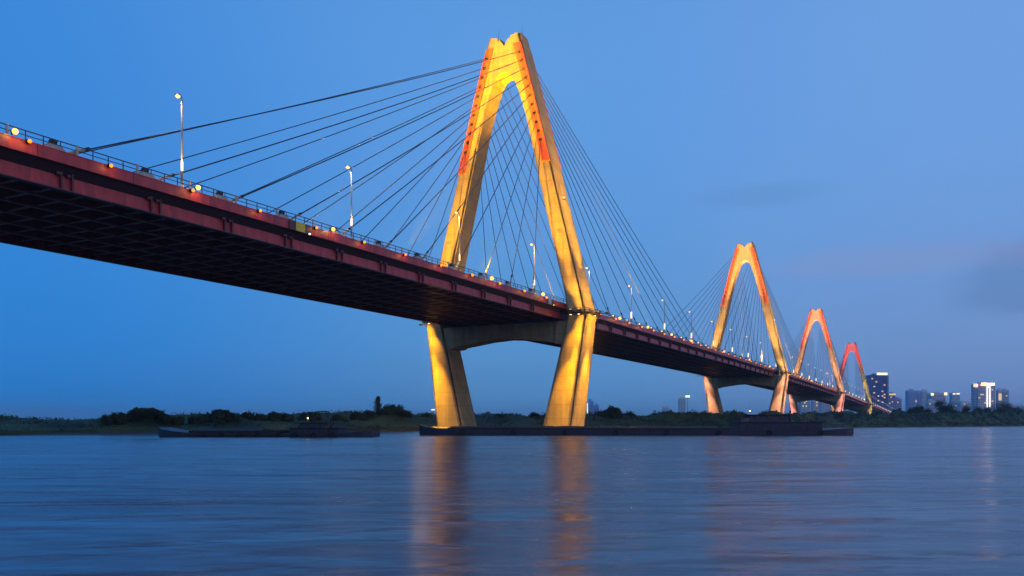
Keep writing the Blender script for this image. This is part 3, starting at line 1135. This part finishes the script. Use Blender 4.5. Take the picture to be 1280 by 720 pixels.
for a in [(133, 517, 6, 'round', 'small rounded tree at the left end of the tree clump on the left bank', 18),
          (150, 514.5, 10, 'round', 'broad low tree second from the left in the left bank clump', 20),
          (165, 513, 7, 'sparse', 'open crowned tree in the middle of the left bank clump', 24),
          (178, 510, 10, 'sparse', 'tallest ragged tree of the left bank clump', 22),
          (193, 511, 8, 'sparse', 'ragged tree just right of the tallest in the left clump', 24),
          (207, 517.5, 9, 'round', 'low dark tree closing the left bank clump on its right', 20),
          (222, 520, 8, 'round', 'low bushy tree in the dip right of the left clump', 20),
          (247, 520, 9, 'round', 'small bushy tree left of the wide dome tree', 18),
          (274, 513.5, 19, 'round', 'wide dark dome tree on the left bank', 20),
          (294, 518, 7, 'round', 'small tree touching the right side of the wide dome tree', 20),
          (311, 513, 9, 'round', 'dark tree beside the small white lamp on the left bank', 24),
          (325, 516, 8, 'round', 'low tree right of the small white lamp', 22),
          (343, 514, 9, 'round', 'rounded tree midway between white lamp and pointed tall tree', 22),
          (358, 515.5, 9, 'round', 'low tree right of the midway rounded tree', 22),
          (385, 516, 14, 'round', 'wide low tree behind the left barge', 24),
          (422, 519, 10, 'round', 'low tree in the gap left of the pointed tall tree', 24),
          (447, 514, 10, 'round', 'bushy tree left of the pointed tall tree', 26),
          (461, 512, 8, 'round', 'dark tree at the foot of the pointed tall tree', 28),
          (472.5, 495.5, 5, 'tall', 'tall thin pointed tree rising above the bank left of the pylon', 30),
          (490, 505, 16, 'round', 'big rounded dark tree right of the pointed tall tree', 30),
          (507, 513, 9, 'round', 'lower tree leaning on the big rounded tree', 28),
          (534, 515, 8, 'round', 'small tree just left of the nearest pylon foot', 28),
          (626, 517, 7, 'round', 'low bush tree seen between the feet of the nearest pylon', 30),
          (669, 514.5, 7, 'round', 'small dark tree left of the near foot of the nearest pylon', 32),
          (752, 511.5, 7, 'round', 'small tree right beside the nearest pylon foot', 34),
          (766, 508.5, 12, 'round', 'rounded tree right of the nearest pylon foot', 36),
          (787, 512.5, 6, 'round', 'little tree right of the rounded tree by the pylon', 36),
          (1152, 507, 7, 'sparse', 'clump of thin leafy saplings below the pale towers', 60),
          (1141, 508.5, 6, 'round', 'low bush left of the thin saplings', 60),
          (1182.5, 497.5, 12, 'dome', 'large solitary dark dome shaped tree on the right bank', 60),
          (1208, 506, 6, 'round', 'small tree right of the large dome tree', 70),
          (1222, 507.5, 7, 'round', 'low tree left of the white striped tower foot', 70),
          (1234, 506.5, 6, 'round', 'low tree at the white striped tower foot', 70),
          (1256, 500.5, 14, 'dome', 'wide dark tree near the right edge of the photo', 60),
          (1275, 503.5, 9, 'round', 'dark tree cut by the right edge of the photo', 62)]:
    tree(*a)

# ================================================================== BARGES
HULL = mat('barge_hull_paint', (.012, .020, .044), .5, nscale=.6, namt=.35)
HULLR = mat('barge_bootline', (.022, .010, .010), .6, nscale=.6, namt=.3)
DKM = mat('barge_deck_paint', (.020, .016, .018), .7, nscale=1, namt=.3)
CABM = mat('barge_cabin_paint', (.018, .030, .060), .55, nscale=.8, namt=.2)
GLS = mat('dark_window_glass', (.012, .016, .025), .08)
TYR = mat('tyre_rubber', (.012, .012, .012), .9)


def barge(px0, px1, depth, free, lab, house, bow, hh):
    """hull from px0 to px1; bow -1: bow at the left. house=(f0,f1) along the hull from the bow"""
    xa, xb = (px0 - 640) / 1061 * depth, (px1 - 640) / 1061 * depth
    L = xb - xa
    o = empty('river_barge', (xa if bow < 0 else xb, depth, 0), 0 if bow < 0 else math.pi)
    tag(o, lab, 'barge', 'barges passing the nearest pylon')
    bw = 5.2
    loops = []
    for x, w, zk, sh in ((0, .55, .1, 1.15), (1.2, .8, -.5, .8), (3.5, .95, -1, .45), (7, 1, -1, .12), (L * .5, 1, -1, 0), (L - 6, 1, -1, .1), (L - 1.5, .97, -1, .45), (L, .9, -.1, .55)):
        z1 = free + sh
        loops.append([(x, -bw * w * .86, zk), (x, -bw * w, min(.25, zk + .8) if zk < 0 else zk + .15), (x, -bw * w, z1), (x, bw * w, z1), (x, bw * w, min(.25, zk + .8) if zk < 0 else zk + .15), (x, bw * w * .86, zk)])
    MB().use(HULL).loft(loops).build('hull', o)
    g = MB().use(HULLR)
    for sd in (-1, 1):
        g.obox((7, sd * (bw + .03), .12), (L - 6, sd * (bw + .03), .12), .08, .24)
    g.build('boot_stripe', o)
    g = MB().use(HULL)
    for sd in (-1, 1):
        g.obox((6.8, sd * (bw + .06), free - .12), (L - 5, sd * (bw + .06), free - .12), .16, .2)
    g.build('rubbing_strake', o)
    h0, h1 = L * house[0], L * house[1]
    g = MB().use(DKM)
    for y in (-bw * .8, bw * .8):
        g.box(6, h0 - 2, y - .08, y + .08, free - .1, free + .55)
    g.box(6, 6.16, -bw * .8, bw * .8, free - .1, free + .55).box(h0 - 2.16, h0 - 2, -bw * .8, bw * .8, free - .1, free + .55)
    g.build('hatch_coaming', o)
    cov = MB().use(DKM).loft([[(0, -bw * .78, 0), (3.0, -bw * .78, 0), (3.0, bw * .78, 0), (0, bw * .78, 0)], [(0, -1.2, .42), (3.0, -1.2, .42), (3.0, 1.2, .42), (0, 1.2, .42)]]).mesh('hatch_cover')
    x = 6.4
    while x + 3.1 < h0 - 2.2:
        put('hatch_cover', cov, o, (x, 0, free + .45))
        x += 3.12
    # deckhouse in two tiers, wheelhouse on top
    MB().use(CABM).box(h0, h1, -bw * .82, bw * .82, free + .05, free + hh * .52).build('deckhouse', o)
    rf = MB().use(HULL).box(h0 - .5, h1 + .4, -bw * .9, bw * .9, free + hh * .52 + .004, free + hh * .52 + .14).build('deckhouse_roof', o)
    wh0, wh1 = h0 + (h1 - h0) * .12, h0 + (h1 - h0) * .62
    wz = free + hh * .52 + .144
    wh = MB().use(CABM).loft([[(wh0, -bw * .6, wz), (wh1, -bw * .6, wz), (wh1, bw * .6, wz), (wh0, bw * .6, wz)],
                              [(wh0 + .5, -bw * .56, free + hh), (wh1, -bw * .56, free + hh), (wh1, bw * .56, free + hh), (wh0 + .5, bw * .56, free + hh)]]).build('wheelhouse', o)
    MB().use(HULL).box(wh0 - .3, wh1 + .6, -bw * .66, bw * .66, free + hh + .004, free + hh + .12).build('wheelhouse_roof', o)
    nw = 5
    for i in range(nw):
        xw = h0 + (h1 - h0) * (i + .5) / nw
        for sd in (-1, 1):
            MB().use(GLS).box(xw - .45, xw + .45, sd * bw * .82 - .03, sd * bw * .82 + .03, free + hh * .2, free + hh * .4).build('window', o)
    for i in range(3):
        xw = wh0 + .5 + (wh1 - wh0 - .5) * (i + .5) / 3
        for sd in (-1, 1):
            MB().use(GLS).box(xw - .5, xw + .5, sd * bw * .585 - .06, sd * bw * .585 + .06, wz + (free + hh - wz) * .35, free + hh - .18).build('window', wh)
    MB().use(M['black']).tube([(wh1 + 1.2, 0, free + hh * .5), (wh1 + 1.2, 0, free + hh + 1.0)], [.22, .18], 8).build('funnel', o)
    mast = MB().use(M['steel']).tube([(wh0 + 1.2, 0, free + hh), (wh0 + 1.2, 0, free + hh + 1.7)], [.07, .04], 6).build('mast', o)
    MB().use(emit('mast_lamp_glass', (1, .62, .12), 8)).sphere((wh0 + 1.2, 0, free + hh + .9), .14, 6, 4).build('mast_lamp', mast)
    t = MB().use(TYR)
    tm = None
    for i in range(8):
        x = 9 + (L - 16) * i / 7
        g = MB().use(TYR)
        pts = [(math.cos(a) * .42, 0, math.sin(a) * .42) for a in [2 * math.pi * q / 10 for q in range(11)]]
        if tm is None:
            tm = g.tube(pts, .13, 5).mesh('tyre_fender')
        for sd in (-1, 1):
            put('tyre_fender', tm, o, (x, sd * (bw + .22), free * .55))
    g = MB().use(M['rail'])
    for sd in (-1, 1):
        for z in (.5, .95):
            g.obox((h0 + .2, sd * bw * .97, free + .05 + z), (L - 1.6, sd * bw * .97, free + .3 + z), .05, .05)
        x = h0 + .2
        while x < L - 1.6:
            g.box(x - .03, x + .03, sd * bw * .97 - .03, sd * bw * .97 + .03, free, free + 1.15)
            x += 1.6
    g.build('stern_rail', o)


barge(206, 470, 156, .60, 'small dark blue river barge low in the water before the left bank', (.62, .84), -1, 1.9)
barge(526, 1056, 180, 1.0, 'long dark laden barge passing in front of the pylon feet, deckhouse at right', (.74, .93), -1, 3.2)

# ================================================================== SKYLINE
WINM = mat('unlit_window_glass', (.17, .24, .38), .3)  # distance haze is put into this pale glass colour
LITW = emit('lit_window', (1, .70, .32), .95)
LITW2 = emit('lit_window_white', (1, .9, .72), 1.6)
WHT = emit('white_facade_light', (1, .86, .80), 2.2)
REDL = emit('red_roof_sign', (1, .14, .08), 8)
ORGL = emit('orange_roof_sign', (1, .35, .12), 8)
WARM = emit('warm_crown_light', (1, .72, .36), 2.2)


def tower(px0, px1, ytop, depth, colr, lab, lit=(), cols=8, parts=(), rough=.5, yaw=8, deep=.8, name='tower_block', winlit=LITW):
    w = (px1 - px0) / 1061 * depth
    base = at((px0 + px1) / 2, 529.6, depth)
    H = at(0, ytop, depth).z
    o = empty(name, (base.x, depth, 1.5), 0)
    tag(o, lab, 'building')
    colr = tuple(min(.8, c * (1.4 if px0 == 1089 else 3.1)) for c in colr)  # facades paled so the colour itself carries distance haze
    WG = mat('blue_curtain_glass', (.015, .06, .26), .3) if px0 == 1089 else WINM
    fm = mat('facade_' + lab.split()[0] + str(int(px0)), colr, rough, nscale=.05, namt=.12)
    MB().use(fm).box(-w / 2, w / 2, 0, w * deep, -2, H - 1.5).build('wall', o)
    MB().use(fm).box(-w / 2 - .5, w / 2 + .5, -.5, w * deep + .5, H - 1.496, H + .2).build('parapet', o)
    MB().use(fm).box(-w * .22, w * .2, w * .2, w * .6, H + .204, H + 4).build('plant_room', o)
    fl = 3.7 if H > 40 else 3.4
    nr = max(2, int((H - 4) / fl))
    g = MB().use(WG)
    cw = w / cols
    k = 0
    for r in range(nr):
        z = 2 + r * fl
        for c_ in range(cols):
            x = -w / 2 + (c_ + .5) * cw
            g.box(x - cw * .36, x + cw * .36, -.12, .1, z, z + fl * .62)
    nsd = max(3, int(cols * deep))
    for r in range(nr):
        z = 2 + r * fl
        for c_ in range(nsd):
            y = (c_ + .5) * w * deep / nsd
            for sx in (-1, 1):
                g.box(sx * (w / 2 + .02) - .1, sx * (w / 2 + .02) + .1, y - cw * .36, y + cw * .36, z, z + fl * .62)
    tag(g.build('window_grid', o), kind='stuff')
    for (lx, ly) in lit:
        x = (lx - (px0 + px1) / 2) / 1061 * depth
        z = at(0, ly, depth).z - 1.5
        c_ = round((x + w / 2) / cw - .5)
        x = -w / 2 + (c_ + .5) * cw
        r = round((z - 2) / fl); z = 2 + r * fl
        MB().use(winlit).box(x - cw * .4, x + cw * .4, -.2, -.121, z - .1, z + fl * .72).build('lit_window', o)
    for nm, a, b, y0, y1, m in parts:
        xa, xb = [(q - (px0 + px1) / 2) / 1061 * depth for q in (a, b)]
        MB().use(m).box(xa, xb, -1.4, -.3, at(0, y1, depth).z - 1.5, at(0, y0, depth).z - 1.5).build(nm, o)
    return o


tower(1089, 1109.5, 469.3, 2000, (.012, .055, .24), 'dark blue glass tower with a glowing crown right of the farthest pylon',
      [(1092, 483.5), (1090, 475), (1095, 478), (1105, 482.5), (1102, 489), (1092, 492), (1105, 493), (1098, 495), (1102, 496.5), (1105, 498), (1097, 501), (1103, 503)], 8,
      [('crown_light', 1096, 1109, 466, 468.8, WARM), ('corner_rib', 1109.6, 1110.6, 470, 508, M['plinth'])], .25)
tower(1111.5, 1119.5, 493, 2100, (.10, .09, .16), 'low block with a yellow lit top beside the blue glass tower', [(1114, 498), (1116, 502), (1113, 505)], 5, [('lit_top', 1111.5, 1119.5, 492, 494, LITW)])
tower(1119.5, 1127, 499, 2150, (.14, .12, .22), 'small mauve block right of the yellow topped one', [(1122, 503)], 4)
tower(1135.5, 1146, 488.8, 2400, (.10, .17, .30), 'pale blue glass tower left of the slim grey one', [(1144.5, 501), (1144.5, 503)], 6, (), .3)
tower(1146.6, 1151, 490.5, 2450, (.10, .14, .26), 'narrow dark blue annex against the pale blue glass tower', [], 3)
tower(1152.5, 1159, 488.8, 2600, (.24, .30, .40), 'slim grey tower behind the saplings', [], 4)
tower(1160, 1168.5, 501.5, 2000, (.42, .42, .46), 'low white building left of the large dome tree', [(1163, 506)], 5)
tower(1165, 1182, 492.2, 2300, (.22, .22, .34), 'wide lavender block with a round lamp at each roof corner', [], 9, [('roof_lamp', 1163.6, 1166.8, 491.4, 494.4, WARM), ('roof_lamp', 1180.3, 1183.7, 490.6, 494, WARM)])
tower(1190.5, 1200, 492, 2700, (.20, .25, .38), 'faint grey tower with two white roof lights', [], 5, [('roof_light', 1191, 1194, 491.4, 493, LITW2), ('roof_light', 1195.5, 1199.5, 491.4, 493, LITW2)])
tower(1201, 1219, 503, 2500, (.24, .25, .36), 'long low grey block left of the white striped tower', [(1206, 506)], 10)
tower(1223, 1244, 480.5, 1900, (.30, .25, .33), 'bright tower with white light stripes and glowing red and white roof signs', [(1226, 493), (1230, 493), (1225, 499), (1231, 505), (1240, 503), (1241, 488)], 9,
      [('light_stripe', 1233.2, 1234.4, 481, 509, WHT), ('light_stripe', 1236.4, 1237.6, 481, 509, WHT), ('roof_sign', 1226.5, 1232.5, 478.6, 482, ORGL), ('roof_sign', 1233, 1243, 478.6, 482, WHT), ('stripe_cap', 1234.5, 1236.3, 482.2, 485, LITW2)])
tower(1218.5, 1222.6, 483, 1905, (.40, .36, .42), 'narrow pale wing left of the white striped tower', [], 3, [('roof_sign', 1217, 1220, 480, 483.5, REDL), ('roof_sign', 1220.2, 1224, 480, 483.5, WHT)])
tower(1247.5, 1253, 487.8, 2050, (.26, .24, .30), 'pale block with a yellow lit shaft right of the striped tower', [], 3, [('lit_shaft', 1248.2, 1251.6, 492, 500.5, LITW)])
tower(1253.6, 1261, 488.5, 2100, (.16, .20, .34), 'blue grey block nearest the right edge of the photo', [(1258, 495)], 4)
tower(733.5, 742, 502.5, 1500, (.05, .14, .30), 'blue block behind the near foot of the nearest pylon', [], 5, [('light_stripe', 733.6, 734.6, 504, 517, LITW2)])
tower(742.6, 748.5, 508, 1520, (.05, .14, .30), 'lower blue annex right of the block behind the pylon', [], 3)
tower(1001, 1013, 500.5, 1900, (.20, .26, .32), 'grey building under the deck beyond the second pylon', [(1003, 508), (1009, 509), (1008, 502), (1006, 505)], 6)
tower(1016, 1024, 500, 2000, (.26, .30, .30), 'pale slab building under the deck left of the third pylon', [(1020, 504), (1020, 508)], 4)
tower(1026, 1039, 499, 2300, (.24, .34, .52), 'wide pale blue building under the deck before the third pylon', [], 6)
tower(849, 857, 498.5, 2600, (.20, .30, .48), 'faint blue tower left of the second pylon', [], 4)
tower(829, 836, 509, 2700, (.22, .32, .5), 'faint low block beyond the trees left of the second pylon', [], 3)


def mast(px, py, depth, lab, m, wide=.8, name='lamp_mast'):
    p = at(px, py, depth)
    o = empty(name, (p.x, depth, 1.2))
    tag(o, lab, 'lamp mast')
    H = p.z - 1.2
    MB().use(M['steel']).tube([(0, 0, -.5), (0, 0, H)], [depth * .00042, depth * .00026], 6).build('pole', o)
    MB().use(M['steel']).box(-wide, wide, -.3, .3, H, H + .25 * wide).build('lamp_frame', o)
    MB().use(m).box(-wide * .9, wide * .9, -.42, -.301, H - .35 * wide, H + .2 * wide).build('lamp', o)


mast(859.5, 495.3, 760, 'lamp mast with orange head left of the second pylon', ORGL, 2.0)
mast(541.5, 512, 330, 'small white floodlight mast left of the nearest pylon foot', LITW2, .75)
mast(305.8, 514.6, 262, 'small white lamp standing among trees on the left bank', LITW2, .35)
mast(601, 518.5, 340, 'small yellow lamp just right of the far pylon foot', LITW, .4)
mast(841, 516, 520, 'small orange lamp above the scrub left of the second pylon', ORGL, .7)
mast(1171, 506.8, 860, 'small red lamp left of the large dome tree', REDL, .9)
mast(1195, 507, 980, 'small yellow lamp right of the large dome tree', LITW, .9)

# ================================================================== HAZE
HAZE = .00012
hm = bpy.data.materials.new('evening_haze')
hm.use_nodes = True
hn = hm.node_tree.nodes
hn.remove(hn['Principled BSDF'])
hv = hn.new('ShaderNodeVolumePrincipled')
hv.inputs['Color'].default_value = (.62, .85, 1, 1)
hv.inputs['Density'].default_value = HAZE
hm.node_tree.links.new(hv.outputs[0], hn['Material Output'].inputs['Volume'])
hz = MB().use(hm).box(-9100, 9100, -900, 12100, -4, 165).build('haze')
tag(hz, 'thin blue evening haze over the river', 'haze', kind='stuff')
